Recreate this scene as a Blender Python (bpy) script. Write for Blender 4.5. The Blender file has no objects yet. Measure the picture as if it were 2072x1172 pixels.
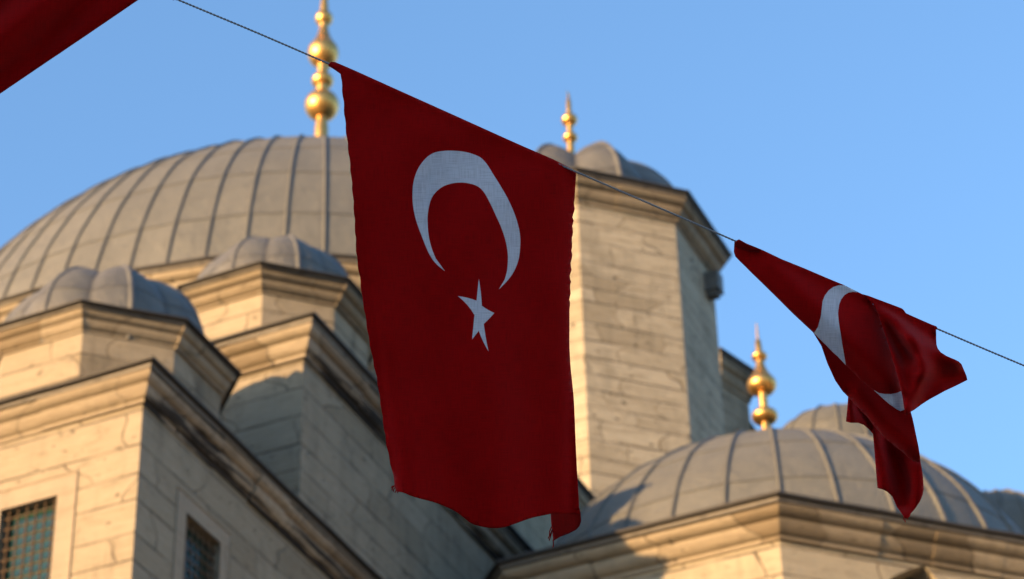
import bpy, bmesh, math, random
from mathutils import Vector, Matrix, noise
from mathutils.geometry import delaunay_2d_cdt

rnd = random.Random(11)
R = math.radians
scene = bpy.context.scene
col = scene.collection

# ------------------------------------------------------------------ camera
CAM = Vector((0, 0, 1.7))
PITCH, ROLL, FPX, W0, H0 = R(35.341), R(-1.5675), 5504.6, 2072.0, 1172.0
_f = Vector((0, math.cos(PITCH), math.sin(PITCH)))
_u0 = Vector((0, -math.sin(PITCH), math.cos(PITCH)))
_r0 = Vector((1, 0, 0))
RT = _r0 * math.cos(ROLL) + _u0 * math.sin(ROLL)
UP = -_r0 * math.sin(ROLL) + _u0 * math.cos(ROLL)
cd = bpy.data.cameras.new('camera')
cam = bpy.data.objects.new('camera', cd)
col.objects.link(cam)
M = Matrix((RT, UP, -_f)).transposed().to_4x4()
M.translation = CAM
cam.matrix_world = M
cd.sensor_width = 36
cd.lens = FPX / W0 * 36
cd.clip_start, cd.clip_end = 0.1, 5000
cd.dof.use_dof = True
cd.dof.focus_distance = 6.0
cd.dof.aperture_fstop = 7.0
scene.camera = cam

# ------------------------------------------------------------------ sky, sun, exposure
SUN_AZ, SUN_EL = R(216.0), R(8.3)          # direction towards the sun, azimuth from +X
SV = Vector((math.cos(SUN_AZ) * math.cos(SUN_EL), math.sin(SUN_AZ) * math.cos(SUN_EL), math.sin(SUN_EL)))
world = bpy.data.worlds.new('World')
scene.world = world
world.use_nodes = True
nt = world.node_tree
bg = nt.nodes['Background']
sky = nt.nodes.new('ShaderNodeTexSky')
sky.sky_type = 'NISHITA'
sky.sun_disc = False
sky.sun_elevation = SUN_EL
sky.sun_rotation = math.atan2(SV.x, SV.y)
sky.altitude = 50
sky.air_density = 1.0
sky.dust_density = 0.8
sky.ozone_density = 3.0
nt.links.new(sky.outputs[0], bg.inputs[0])
bg.inputs[1].default_value = 0.15
sd = bpy.data.lights.new('sun', 'SUN')
sd.energy = 4.5
sd.angle = R(0.6)
sd.color = (1.0, 0.60, 0.265)
sun = bpy.data.objects.new('sun', sd)
col.objects.link(sun)
sun.rotation_euler = SV.to_track_quat('Z', 'Y').to_euler()
sun.location = (-20, -20, 40)
scene.view_settings.view_transform = 'Standard'
scene.view_settings.look = 'None'
scene.view_settings.exposure = 1.82
scene.view_settings.gamma = 1

# ------------------------------------------------------------------ building frame: u runs along the sunlit fronts, w runs away
YAW = R(-23.745)
UA = Vector((math.cos(YAW), math.sin(YAW), 0))
UC = Vector((-math.sin(YAW), math.cos(YAW), 0))
def L(u, w, z=0.0):
    return UA * u + UC * w + Vector((0, 0, z))

def at(x, y, d):
    """point seen at photo position (x, y) at distance d along the camera axis"""
    return CAM + (_f + RT * ((x - W0 / 2) / FPX) - UP * ((y - H0 / 2) / FPX)) * d

def photo_y(P):
    d = P - CAM
    return H0 / 2 - FPX * d.dot(UP) / d.dot(_f)

def z_for(P, y):
    a, b = P.z - 20, P.z + 60
    for _ in range(50):
        m = (a + b) / 2
        if photo_y(Vector((P.x, P.y, m))) > y: a = m
        else: b = m
    return m

# ------------------------------------------------------------------ node helpers
class NT:
    def __init__(s, name):
        s.m = bpy.data.materials.new(name)
        s.m.use_nodes = True
        s.t = s.m.node_tree
        s.b = s.t.nodes['Principled BSDF']
        s.out = s.t.nodes['Material Output']
    def n(s, typ, **k):
        o = s.t.nodes.new('ShaderNode' + typ)
        for a, v in k.items(): setattr(o, a, v)
        return o
    def put(s, sock, v):
        if isinstance(v, bpy.types.NodeSocket): s.t.links.new(v, sock)
        else: sock.default_value = v
    def math(s, op, a, b=0.0, c=0.0, clamp=False):
        o = s.n('Math', operation=op, use_clamp=clamp)
        s.put(o.inputs[0], a); s.put(o.inputs[1], b); s.put(o.inputs[2], c)
        return o.outputs[0]
    def smooth(s, v, lo, hi):
        o = s.n('MapRange', interpolation_type='SMOOTHSTEP')
        s.put(o.inputs[0], v); o.inputs[1].default_value = lo; o.inputs[2].default_value = hi
        return o.outputs[0]
    def mix(s, f, a, b, mode='MIX'):
        o = s.n('Mix', data_type='RGBA', blend_type=mode)
        s.put(o.inputs[0], f); s.put(o.inputs[6], a); s.put(o.inputs[7], b)
        return o.outputs[2]
    def uv(s): return s.n('UVMap', uv_map='uv').outputs[0]
    def obj(s): return s.n('TexCoord').outputs['Object']
    def scale(s, v, sx, sy, sz=1, off=(0, 0, 0)):
        o = s.n('Mapping')
        s.put(o.inputs[0], v); o.inputs['Scale'].default_value = (sx, sy, sz); o.inputs['Location'].default_value = off
        return o.outputs[0]
    def noise(s, v, sc, det=4, rough=.55, dist=0.0):
        o = s.n('TexNoise')
        s.put(o.inputs['Vector'], v); o.inputs['Scale'].default_value = sc
        o.inputs['Detail'].default_value = det; o.inputs['Roughness'].default_value = rough
        o.inputs['Distortion'].default_value = dist
        return o.outputs[0]
    def n_sep_y(s):
        o = s.n('SeparateXYZ'); s.put(o.inputs[0], s.uv()); return o.outputs[1]
    def bump(s, h, strength=.5, dist=.02, normal=None):
        o = s.n('Bump')
        o.inputs['Strength'].default_value = strength; o.inputs['Distance'].default_value = dist
        s.put(o.inputs['Height'], h)
        if normal is not None: s.put(o.inputs['Normal'], normal)
        return o.outputs[0]

def C(r, g, b): return (r, g, b, 1)

def stone_mat(name, light, dark, bw, rh, streak=.5, stain=.3, pits=.5, black=0.0, seed=0.0, joint=1.0, blockvar=.5):
    s = NT(name)
    uv = s.scale(s.uv(), 1, 1, 1, (seed * 13.7, seed * 5.1, seed))
    sep = s.n('SeparateXYZ'); s.put(sep.inputs[0], uv)
    wy = s.noise(s.scale(uv, 0.0, 1.0), 1.1, 1)
    wv = s.noise(uv, 2.3, 3)
    y2 = s.math('ADD', sep.outputs[1], s.math('MULTIPLY', wy, .45))
    y2 = s.math('ADD', y2, s.math('MULTIPLY', wv, .010))
    x2 = s.math('ADD', sep.outputs[0], s.math('MULTIPLY', s.noise(s.scale(uv, .7, 1.4), 1.0, 1), 1.3))
    x2 = s.math('ADD', x2, s.math('MULTIPLY', s.noise(uv, 4.0, 2), .012))
    cb = s.n('CombineXYZ'); s.put(cb.inputs[0], x2); s.put(cb.inputs[1], y2)
    br = s.n('TexBrick', offset=.42, offset_frequency=2, squash=1.5, squash_frequency=3)
    s.put(br.inputs['Vector'], cb.outputs[0])
    br.inputs['Color1'].default_value = C(0, 0, 0); br.inputs['Color2'].default_value = C(1, 1, 1)
    br.inputs['Mortar'].default_value = C(.5, .5, .5)
    br.inputs['Scale'].default_value = 1; br.inputs['Mortar Size'].default_value = .015
    br.inputs['Mortar Smooth'].default_value = .5; br.inputs['Brick Width'].default_value = bw
    br.inputs['Row Height'].default_value = rh
    tone = s.n('SeparateColor'); s.put(tone.inputs[0], br.outputs[0])
    rb = tone.outputs[0]
    jm = br.outputs['Fac']
    o = s.obj()
    # every stone gets its own bedding direction offset and its own amount of wear
    cv = s.n('CombineXYZ'); s.put(cv.inputs[0], x2); s.put(cv.inputs[1], s.math('ADD', y2, s.math('MULTIPLY', rb, 7.0))); s.put(cv.inputs[2], s.math('MULTIPLY', rb, 3.0))
    st = s.noise(s.scale(cv.outputs[0], .9, 15, 1), 1.5, 6, .62, .5)
    fine = s.noise(o, 24, 5, .7)
    mid = s.noise(s.scale(uv, 1.6, 3.6), 2.2, 5, .65, .3)
    big = s.noise(o, .6, 4, .6)
    base = s.mix(s.math('MULTIPLY', rb, blockvar), light, dark)
    base = s.mix(s.math('MULTIPLY', s.smooth(st, .44, .66), streak), base, dark)
    base = s.mix(s.math('MULTIPLY', s.smooth(mid, .52, .74), .55), base, C(dark[0] * .72, dark[1] * .72, dark[2] * .72))
    base = s.mix(s.math('MULTIPLY', s.smooth(mid, .47, .30), .35), base, C(light[0] * 1.18, light[1] * 1.18, light[2] * 1.2))
    base = s.mix(s.math('MULTIPLY', s.smooth(fine, .5, .8), .4), base, dark)
    odd = s.math('GREATER_THAN', rb, .86)
    base = s.mix(s.math('MULTIPLY', odd, blockvar * .6), base, C(dark[0] * .68, dark[1] * .65, dark[2] * .6))
    vs = s.noise(s.scale(uv, 3.2, .35, 1, (3.1, 0, 0)), 1.6, 5, .65)   # rain streaks
    stn = s.math('MULTIPLY', s.smooth(s.math('ADD', s.math('MULTIPLY', big, .65), s.math('MULTIPLY', vs, .45)), .53, .72), stain)
    base = s.mix(stn, base, C(dark[0] * .42, dark[1] * .44, dark[2] * .48))
    pt = s.smooth(s.noise(s.scale(o, 1, 1, 1.7), 6.0, 4, .6, .4), .645, .70)
    base = s.mix(s.math('MULTIPLY', pt, pits), base, C(.05, .042, .034))
    jv = s.smooth(s.noise(o, 1.3, 4, .6), .36, .60)        # old mortar: not every joint is open
    jj = s.math('MULTIPLY', s.math('MULTIPLY', jm, s.math('ADD', s.math('MULTIPLY', jv, .7), .3)), joint)
    base = s.mix(s.math('MULTIPLY', jj, .9), base, C(.055, .045, .035))
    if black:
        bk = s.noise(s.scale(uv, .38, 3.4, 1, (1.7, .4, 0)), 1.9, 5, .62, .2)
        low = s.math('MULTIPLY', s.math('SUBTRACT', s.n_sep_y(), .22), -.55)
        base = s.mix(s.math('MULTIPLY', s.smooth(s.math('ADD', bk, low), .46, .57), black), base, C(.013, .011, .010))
    s.put(s.b.inputs['Base Color'], base)
    s.b.inputs['Roughness'].default_value = .92
    s.b.inputs['Specular IOR Level'].default_value = .2
    h = s.math('SUBTRACT', s.math('ADD', s.math('MULTIPLY', fine, .3), s.math('MULTIPLY', st, .5)), s.math('ADD', s.math('MULTIPLY', jj, 1.2), s.math('MULTIPLY', pt, 1.1 * pits)))
    h = s.math('ADD', s.math('ADD', h, s.math('MULTIPLY', rb, .5)), s.math('MULTIPLY', mid, .6))
    s.put(s.b.inputs['Normal'], s.bump(h, .8, .028))
    return s.m

def lead_mat(name, c1, c2, rough=.62, patch=.5):
    s = NT(name)
    o = s.obj()
    n1 = s.noise(o, .8, 5, .6, .5)
    n2 = s.noise(o, 6, 5, .65)
    uv = s.uv()
    br = s.n('TexBrick', offset=.5, offset_frequency=2)
    s.put(br.inputs['Vector'], uv)
    br.inputs['Color1'].default_value = C(0, 0, 0); br.inputs['Color2'].default_value = C(1, 1, 1); br.inputs['Mortar'].default_value = C(.5, .5, .5)
    br.inputs['Scale'].default_value = 1; br.inputs['Mortar Size'].default_value = .0; br.inputs['Brick Width'].default_value = 1; br.inputs['Row Height'].default_value = 1
    sc = s.n('SeparateColor'); s.put(sc.inputs[0], br.outputs[0])
    n3 = s.noise(o, 2.2, 6, .7, .8)
    b = s.mix(s.math('MULTIPLY', sc.outputs[0], .6), c1, c2)
    b = s.mix(s.math('MULTIPLY', s.smooth(n1, .4, .7), patch), b, c2)
    b = s.mix(s.math('MULTIPLY', s.smooth(n3, .5, .72), .55), b, C(c2[0] * .7, c2[1] * .7, c2[2] * .72))
    b = s.mix(s.math('MULTIPLY', s.smooth(n3, .45, .28), .4), b, C(c1[0] * 1.3, c1[1] * 1.3, c1[2] * 1.3))
    b = s.mix(s.math('MULTIPLY', s.smooth(n2, .5, .75), .35), b, C(c1[0] * 1.3, c1[1] * 1.3, c1[2] * 1.3))
    us = s.n('SeparateXYZ'); s.put(us.inputs[0], uv)
    fy = s.math('FRACT', us.outputs[1]); fx = s.math('FRACT', us.outputs[0])
    drip = s.math('MULTIPLY', s.smooth(s.noise(s.scale(uv, 5, .6), 2.0, 4, .6), .52, .75), s.math('SUBTRACT', 1.0, fy))
    b = s.mix(s.math('MULTIPLY', drip, .4), b, C(c2[0] * .6, c2[1] * .6, c2[2] * .6))
    edge = s.math('MAXIMUM', s.smooth(fy, .035, .0), s.math('MULTIPLY', s.math('MAXIMUM', s.smooth(fx, .07, .02), s.smooth(fx, .91, .96)), .85))
    b = s.mix(s.math('MULTIPLY', edge, .55), b, C(c2[0] * .4, c2[1] * .4, c2[2] * .42))
    s.put(s.b.inputs['Base Color'], b)
    s.b.inputs['Metallic'].default_value = 0.0
    s.b.inputs['Specular IOR Level'].default_value = .5
    s.put(s.b.inputs['Roughness'], s.math('ADD', s.math('MULTIPLY', n2, .22), rough - .1))
    s.put(s.b.inputs['Normal'], s.bump(s.math('ADD', n2, s.math('MULTIPLY', n3, 2.0)), .5, .04))
    return s.m

def plain_mat(name, c, rough=.6, metal=0.0, nz=.3, sc=8):
    s = NT(name)
    n = s.noise(s.obj(), sc, 4)
    s.put(s.b.inputs['Base Color'], s.mix(s.math('MULTIPLY', n, nz), c, C(c[0] * .4, c[1] * .4, c[2] * .4)))
    s.b.inputs['Roughness'].default_value = rough
    s.b.inputs['Metallic'].default_value = metal
    s.put(s.b.inputs['Normal'], s.bump(n, .15, .01))
    return s.m

LIGHT, DARK = C(.222, .194, .146), C(.18, .153, .110)
M_WALL = stone_mat('limestone_wall', LIGHT, DARK, 1.25, .40, streak=.6, stain=.45, pits=.7, seed=1)
M_HALL = stone_mat('hall_ashlar', C(.272, .243, .182), C(.22, .19, .138), 1.2, .42, streak=.3, stain=.3, pits=.45, seed=8)
M_TOWER = stone_mat('weathered_ashlar', C(.305, .281, .222), C(.20, .176, .13), 1.3, .37, streak=.95, stain=.35, pits=.95, seed=2, blockvar=.5)
M_DRUM = stone_mat('drum_stone', LIGHT, DARK, 1.0, .36, streak=.5, stain=.7, pits=.6, seed=3)
M_CORN = stone_mat('cornice_stone', C(.245, .212, .156), C(.17, .14, .099), 1.1, 9.0, streak=.4, stain=.4, pits=.4, seed=4, blockvar=1.0)
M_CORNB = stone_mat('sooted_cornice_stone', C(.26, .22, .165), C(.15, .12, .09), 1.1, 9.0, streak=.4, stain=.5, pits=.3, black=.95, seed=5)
M_LEAD = lead_mat('roof_lead', C(.088, .090, .081), C(.066, .069, .064))
M_LEADB = lead_mat('turret_lead', C(.084, .086, .081), C(.048, .051, .054), patch=.8)
M_FASCIA = lead_mat('lead_fascia', C(.095, .086, .074), C(.06, .056, .052))
M_LIP = plain_mat('dark_lead_drip', C(.016, .015, .014), .75)
M_GOLD = plain_mat('gilded_copper', C(.78, .45, .14), .40, 1.0, .85, 5)
M_IRON = plain_mat('rusty_iron', C(.07, .042, .019), .8, .2, .6, 30)
M_GLASS = plain_mat('dusty_window_glass', C(.013, .045, .036), .12, 0, .8, 11)
M_FRAME = stone_mat('window_surround_stone', C(.225, .193, .149), C(.188, .157, .116), 3.0, 5.0, streak=.3, stain=.3, pits=.2, seed=6)
M_DARK = plain_mat('dark_interior', C(.02, .02, .022), .9)

# ------------------------------------------------------------------ object helpers
def tag(o, label=None, cat=None, group=None, kind=None):
    for k, v in (('label', label), ('category', cat), ('group', group), ('kind', kind)):
        if v: o[k] = v
    return o

def empty(name, loc, **k):
    o = bpy.data.objects.new(name, None)
    o.location = loc
    col.objects.link(o)
    return tag(o, **k)

ORG = {}
class MB:
    """collects faces with uv and material index; build() links them as one mesh object"""
    def __init__(s): s.v = []; s.f = []; s.uv = []; s.mi = []
    def face(s, pts, uvs=None, mi=0):
        k = len(s.v)
        s.v += [tuple(p) for p in pts]
        s.f.append(tuple(range(k, k + len(pts))))
        s.uv += list(uvs) if uvs else [(p[0] + p[1], p[2]) for p in pts]
        s.mi.append(mi)
    def quad_strip(s, rows, uvrows, mi=0):
        """rows: list of equally long point rows, shared vertices so that smoothing works"""
        k = len(s.v); n = len(rows[0])
        for r in rows: s.v += [tuple(p) for p in r]
        for i in range(len(rows) - 1):
            for j in range(n - 1):
                a = k + i * n + j
                s.f.append((a, a + 1, a + n + 1, a + n))
                s.uv += [uvrows[i][j], uvrows[i][j + 1], uvrows[i + 1][j + 1], uvrows[i + 1][j]]
                s.mi.append(mi)
    def box(s, c, ax, ay, az, mi=0):
        P = [c + ax * i + ay * j + az * k for k in (-1, 1) for j in (-1, 1) for i in (-1, 1)]
        for q in ((0, 2, 3, 1), (4, 5, 7, 6), (0, 1, 5, 4), (2, 6, 7, 3), (0, 4, 6, 2), (1, 3, 7, 5)):
            s.face([P[i] for i in q], None, mi)
    def build(s, name, mats, parent=None, smooth=False, angle=35):
        me = bpy.data.meshes.new(name)
        o = bpy.data.objects.new(name, me)
        root = parent
        org = Vector((0, 0, 0))
        if s.v:
            xs = [Vector(p) for p in s.v[::max(1, len(s.v) // 400)]]
            org = sum(xs, Vector()) / len(xs)
            org.z = min(p[2] for p in s.v)
        me.from_pydata([tuple(Vector(p) - org) for p in s.v], [], s.f)
        ul = me.uv_layers.new(name='uv')
        flat = [c for t in s.uv for c in t]
        ul.data.foreach_set('uv', flat)
        if not isinstance(mats, (list, tuple)): mats = [mats]
        for m in mats: me.materials.append(m)
        me.polygons.foreach_set('material_index', s.mi)
        if smooth:
            me.polygons.foreach_set('use_smooth', [True] * len(s.f))
            me.set_sharp_from_angle(angle=R(angle))
        me.update()
        col.objects.link(o)
        ORG[o.name] = org
        po = Vector((0, 0, 0))
        if parent is not None:
            po = ORG.get(parent.name, None)
            if po is None: po = Vector(parent.location)
            o.parent = parent
        o.location = org - po
        return o

def mk_empty(name, loc, **k):
    o = empty(name, loc, **k)
    ORG[o.name] = Vector(loc)
    return o

# ------------------------------------------------------------------ masonry builders (polygons are lists of (u, w), counter-clockwise seen from above)
def octagon(cu, cw, s, grow=0.0):
    ap = 1.20711 * s + grow
    h = ap * math.tan(R(22.5))
    return [(cu - h, cw - ap), (cu + h, cw - ap), (cu + ap, cw - h), (cu + ap, cw + h), (cu + h, cw + ap), (cu - h, cw + ap), (cu - ap, cw + h), (cu - ap, cw - h)]

def rect(u0, w0, u1, w1, rot=0.0):
    p = [(u0, w0), (u1, w0), (u1, w1), (u0, w1)]
    if rot:
        c, s_ = math.cos(rot), math.sin(rot); ou, ow = u1, w0
        p = [(ou + (u - ou) * c - (w - ow) * s_, ow + (u - ou) * s_ + (w - ow) * c) for u, w in p]
    return p

def edge_data(poly):
    n = len(poly); out = []
    for i in range(n):
        a, b = Vector(poly[i]), Vector(poly[(i + 1) % n])
        d = (b - a); ln = d.length; d /= ln
        out.append((a, b, d, Vector((d.y, -d.x)), ln))
    return out

def mitres(poly):
    E = edge_data(poly); n = len(poly); m = []
    for i in range(n):
        n0, n1 = E[i - 1][3], E[i][3]
        v = n0 + n1
        m.append(v / max(.2, v.dot(n1)))
    return m

def pip(p, poly):
    x, y = p; c = False; j = len(poly) - 1
    for i in range(len(poly)):
        xi, yi = poly[i]; xj, yj = poly[j]
        if (yi > y) != (yj > y) and x < (xj - xi) * (y - yi) / (yj - yi) + xi: c = not c
        j = i
    return c

def walls(poly, z0, z1, holes=None, reveal=.3, uoff=0.0):
    """prism walls with top cap; holes: {edge: [polygon in (t, z)]} get reveals"""
    mb = MB(); acc = uoff
    for i, (a, b, d, nrm, ln) in enumerate(edge_data(poly)):
        P = lambda t, z, o=0.0: L(a.x + d.x * t + nrm.x * o, a.y + d.y * t + nrm.y * o, z)
        hs = (holes or {}).get(i, [])
        if not hs:
            mb.face([P(0, z0), P(ln, z0), P(ln, z1), P(0, z1)], [(acc, z0), (acc + ln, z0), (acc + ln, z1), (acc, z1)])
        else:
            vs = [Vector(p) for p in ((0, z0), (ln, z0), (ln, z1), (0, z1))]
            es = [(0, 1), (1, 2), (2, 3), (3, 0)]
            for h in hs:
                k = len(vs); vs += [Vector(p) for p in h]
                es += [(k + q, k + (q + 1) % len(h)) for q in range(len(h))]
            V, _, Fc, _, _, _ = delaunay_2d_cdt(vs, es, [], 0, 1e-5)
            for f in Fc:
                c = sum((V[q] for q in f), Vector((0, 0))) / len(f)
                if any(pip(c, h) for h in hs): continue
                q = [V[x] for x in f]
                ar = sum(q[x].x * q[(x + 1) % len(q)].y - q[(x + 1) % len(q)].x * q[x].y for x in range(len(q)))
                if ar < 0: q = q[::-1]
                mb.face([P(p.x, p.y) for p in q], [(acc + p.x, p.y) for p in q])
            for h in hs:
                for q in range(len(h)):
                    p0, p1 = h[q], h[(q + 1) % len(h)]
                    mb.face([P(p0[0], p0[1]), P(p1[0], p1[1]), P(p1[0], p1[1], -reveal), P(p0[0], p0[1], -reveal)], [(acc + p0[0], p0[1]), (acc + p1[0], p1[1]), (acc + p1[0] + .2, p1[1] + .2), (acc + p0[0] + .2, p0[1] + .2)])
        acc += ln
    mb.face([L(u, w, z1) for u, w in poly], [p for p in poly])
    return mb

STONE_PROFILE = [(0, 0), (.15, 0), (.15, .08), (.09, .09), (.09, .13), (.24, .16), (.38, .24), (.48, .34), (.52, .42), (.52, .455), (.42, .46), (.42, .505), (.60, .53), (.74, .58), (.83, .64), (.87, .70), (.87, .735), (.80, .74), (.80, .77)]
def sweep(mb, poly, prof, z, o, h, lo=.7, hi=1.5, jit=.009, uoff=0.0, edges=None, mi=None, wob=0.0):
    """profile (out, up fractions) run round the polygon in separate stones with mitred corners"""
    E = edge_data(poly); mt = mitres(poly); acc = uoff; n = len(poly)
    for i, (a, b, d, nrm, ln) in enumerate(E):
        if edges is not None and i not in edges: acc += ln; continue
        cuts = [0.0]
        while cuts[-1] < ln - hi: cuts.append(cuts[-1] + rnd.uniform(lo, hi))
        if ln - cuts[-1] < lo * .5 and len(cuts) > 1: cuts[-1] = ln
        else: cuts.append(ln)
        for t0, t1 in zip(cuts[:-1], cuts[1:]):
            jo, jz = rnd.gauss(0, jit), rnd.gauss(0, jit * .7)
            sub = max(1, int((t1 - t0) / .35))
            rows, uvs = [], []
            for q in range(sub + 1):
                t = t0 + (t1 - t0) * q / sub
                row, ur = [], []
                wz = wob * noise.noise(Vector((t * 1.3 + i * 7, z, uoff)))
                for po, pz in prof:
                    oo = po * o + (jo if po > .01 else 0)
                    if t <= 1e-6: dv = mt[i] * oo; p = a + dv
                    elif t >= ln - 1e-6: dv = mt[(i + 1) % n] * oo; p = b + dv
                    else: p = a + d * t + nrm * oo
                    row.append(L(p.x, p.y, z + pz * h + jz + wz)); ur.append((acc + t, pz * h + po * o))
                rows.append(row[::-1]); uvs.append(ur[::-1])
            m_ = mi[i] if mi else 0
            mb.quad_strip(rows, uvs, m_)
            mb.face(rows[0][::-1], uvs[0][::-1], m_); mb.face(rows[-1], uvs[-1], m_)
        acc += ln

FASCIA = [(.80, .765), (.95, .77), (.965, .79), (.98, .93), (.85, .94)]
def cornice(parent, poly, z_top, o, h, mats=(0,), mi=None, seed=0.0, roof_in=.6, roof_rise=.12, edges=None, black=False):
    z = z_top - h
    mb = MB(); sweep(mb, poly, STONE_PROFILE, z, o, h, uoff=seed, mi=mi, edges=edges)
    mb.build('cornice', [M_CORN, M_CORNB], parent, True, 30)
    mb = MB(); sweep(mb, poly, FASCIA, z, o, h, 1.2, 2.4, .002, seed, edges, [0] * len(poly), .012)
    # rolled drip of near-black lead and the sheet lying on top
    lip = [(.9, .88), (1.0 + .03 / o, .87), (1.0 + .055 / o, .89), (1.0 + .06 / o, .95), (1.0 + .035 / o, .99), (1.0, 1.0), (.8, 1.015)]
    sweep(mb, poly, lip, z, o, h, 1.2, 2.4, .002, seed + 3, edges, [1] * len(poly), .012)
    top = [(.8, 1.012), (-roof_in / o, 1.0 + roof_rise / h)]
    sweep(mb, poly, top, z, o, h, 50, 60, 0, seed, edges, [0] * len(poly))
    mb.build('lead_coping', [M_FASCIA, M_LIP], parent, True, 30)

def dome(parent, c, rad, z_c, gores, phase=0.0, pillow=.02, rib=.02, ribw=.03, z_min=None, rows=8, sub=5, seam=.012, mat=None, name='dome', squash=1.0, top=.985, lobes=False):
    """lead dome of flat gores between rolled seams, sheets lapping in rows; lobes: gores fold out to a ridge instead. c is a world point"""
    mb = MB()
    s0 = 0.0 if z_min is None else max(-.9, (z_min - z_c) / (rad * squash))
    e0 = math.asin(s0); e1 = math.pi / 2 * top
    rows_pts, rows_uv = [], []
    per = 6
    seed = rnd.random() * 50
    ga = 2 * math.pi / gores
    for r in range(rows):
        for q in range(per + 1):
            fr = q / per
            e = e0 + (e1 - e0) * (r + fr) / rows
            lift = seam * (1 - fr)
            row, ur = [], []
            ce = math.cos(e)
            wa = min(.24, ribw / (rad * ce * ga))
            half = [0, .4 * wa, .75 * wa, .97 * wa, 1.06 * wa]
            gs = half + [1.06 * wa + (1 - 2.12 * wa) * k / (sub + 1) for k in range(1, sub + 1)] + [1 - g for g in half[:0:-1]]
            if lobes:      # rolled seam on the ridge, plain valley
                gs = [k / (2 * sub + 2) for k in range(2 * sub + 2)] ; gs = sorted(set(gs + [.5 - h for h in half] + [.5 + h for h in half]))
            fade = min(1.0, ce * 3.0)
            for gi in range(gores):
                for g in gs + ([1.0] if gi == gores - 1 else []):
                    th = ga * (gi + g) + phase
                    dg = (abs(g - .5) if lobes else min(g, 1 - g)) * ga * ce * rad
                    w_ = wa * ga * ce * rad
                    rb = rib * max(0.0, 1 - (dg / w_) ** 2) ** .5 if dg < w_ else 0.0
                    if lobes:
                        t = 1 - abs(2 * g - 1)
                        pl = (pillow * (.8 * t + .2 * math.sin(math.pi * t / 2)) + .012 * math.sin(math.pi * t)) * fade
                    else:
                        pl = math.cos(ga / 2) / math.cos((g - .5) * ga) - 1 + pillow * (1 - (2 * g - 1) ** 2) * fade
                    wb = .3 * rib * noise.noise(Vector((math.cos(th) * 4 + seed, math.sin(th) * 4, e * 5))) + .006 * rad * .4 * noise.noise(Vector((math.cos(th) * 9 + seed, math.sin(th) * 9, e * 9)))
                    rr = rad * (1 + pl) + rb + lift * (1 if dg >= w_ else .3) + wb
                    row.append(Vector((c.x + math.cos(th) * ce * rr, c.y + math.sin(th) * ce * rr, z_c + math.sin(e) * rr * squash)))
                    ur.append((gi + g * .98, r + fr * .98))
            rows_pts.append(row); rows_uv.append(ur)
    mb.quad_strip(rows_pts, rows_uv)
    cap = rows_pts[-1][:-1]
    mb.face(cap, [(0, 0)] * len(cap))
    return mb.build(name, mat or M_LEAD, parent, True, 28)

def lathe(mb, c, prof, seg=28, mi=0):
    rows, uvs = [], []
    for z, r in prof:
        rows.append([Vector((c.x + r * math.cos(2 * math.pi * k / seg), c.y + r * math.sin(2 * math.pi * k / seg), z)) for k in range(seg + 1)])
        uvs.append([(k / seg, z) for k in range(seg + 1)])
    mb.quad_strip(rows, uvs, mi)

def globe_prof(zc, hz, r, r0, n=14, onion=None):
    p = []
    for i in range(n + 1):
        t = -math.pi / 2 + math.pi * i / n
        p.append((zc + math.sin(t) * hz, max(r0, r * math.cos(t))))
    return p

def finial(parent, P, z_base, ys, mpp):
    """ys: list of ('stem', [(y, r px)...]) / ('globe', y, hh px, r px) / ('onion', y, y_top, r px, hh, r_top) in photo pixels along the axis"""
    zz = lambda y: z_for(Vector((P.x, P.y, z_base)), y)
    mb = MB(); stem = [s for s in ys if s[0] == 'stem'][0]
    prof = [(z_base, stem[1][0][1] * mpp * 1.5)] + [(zz(y), r * mpp) for y, r in stem[1]]
    prof.append((prof[-1][0], 0.0005))
    lathe(mb, P, prof)
    f = mb.build('finial', M_GOLD, parent, True, 40)
    for s in ys:
        if s[0] == 'globe':
            mb = MB(); zc = zz(s[1]); hz = abs(zz(s[1] - s[2]) - zz(s[1] + s[2])) / 2
            lathe(mb, P, globe_prof(zc, hz, s[3] * mpp, 4 * mpp))
            mb.build('globe', M_GOLD, f, True, 60)
        elif s[0] == 'onion':
            mb = MB(); zc = zz(s[1]); hz = abs(zz(s[1] - s[4]) - zz(s[1] + s[4])) / 2
            p = []
            for i in range(11):
                t = -math.pi / 2 + (math.pi / 2 + .35) * i / 10
                p.append((zc + math.sin(t) * hz, max(4 * mpp, s[3] * mpp * math.cos(t))))
            zt = zz(s[2]); zl, rl = p[-1]
            for i in range(1, 13):
                t = i / 12
                p.append((zl + (zt - zl) * t, s[5] * mpp + (rl - s[5] * mpp) * (1 - t) ** 1.9))
            lathe(mb, P, p)
            mb.build('globe', M_GOLD, f, True, 60)
        elif s[0] == 'crescent':
            mb = MB(); zc = zz(s[1]); rr = s[2] * mpp
            rows, uvs = [], []
            for i in range(25):
                t = R(-62) - (2 * math.pi - R(56)) * i / 24 + math.pi + R(0)
                th = max(.08, math.sin(math.pi * i / 24)) * rr * .2
                cx, cz = rr * math.sin(t), -rr * math.cos(t)
                row = []
                for k in range(9):
                    aa = 2 * math.pi * k / 8
                    q = 1 + th / rr * math.cos(aa)
                    v = Vector((math.cos(R(s[3])), math.sin(R(s[3])), 0))
                    nv = Vector((-v.y, v.x, 0))
                    row.append(Vector((P.x, P.y, zc)) + v * cx * q + Vector((0, 0, cz * q)) + nv * th * .5 * math.sin(aa))
                rows.append(row); uvs.append([(k, i) for k in range(9)])
            mb.quad_strip(rows, uvs)
            mb.build('crescent', M_GOLD, f, True, 60)
    return f

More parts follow.
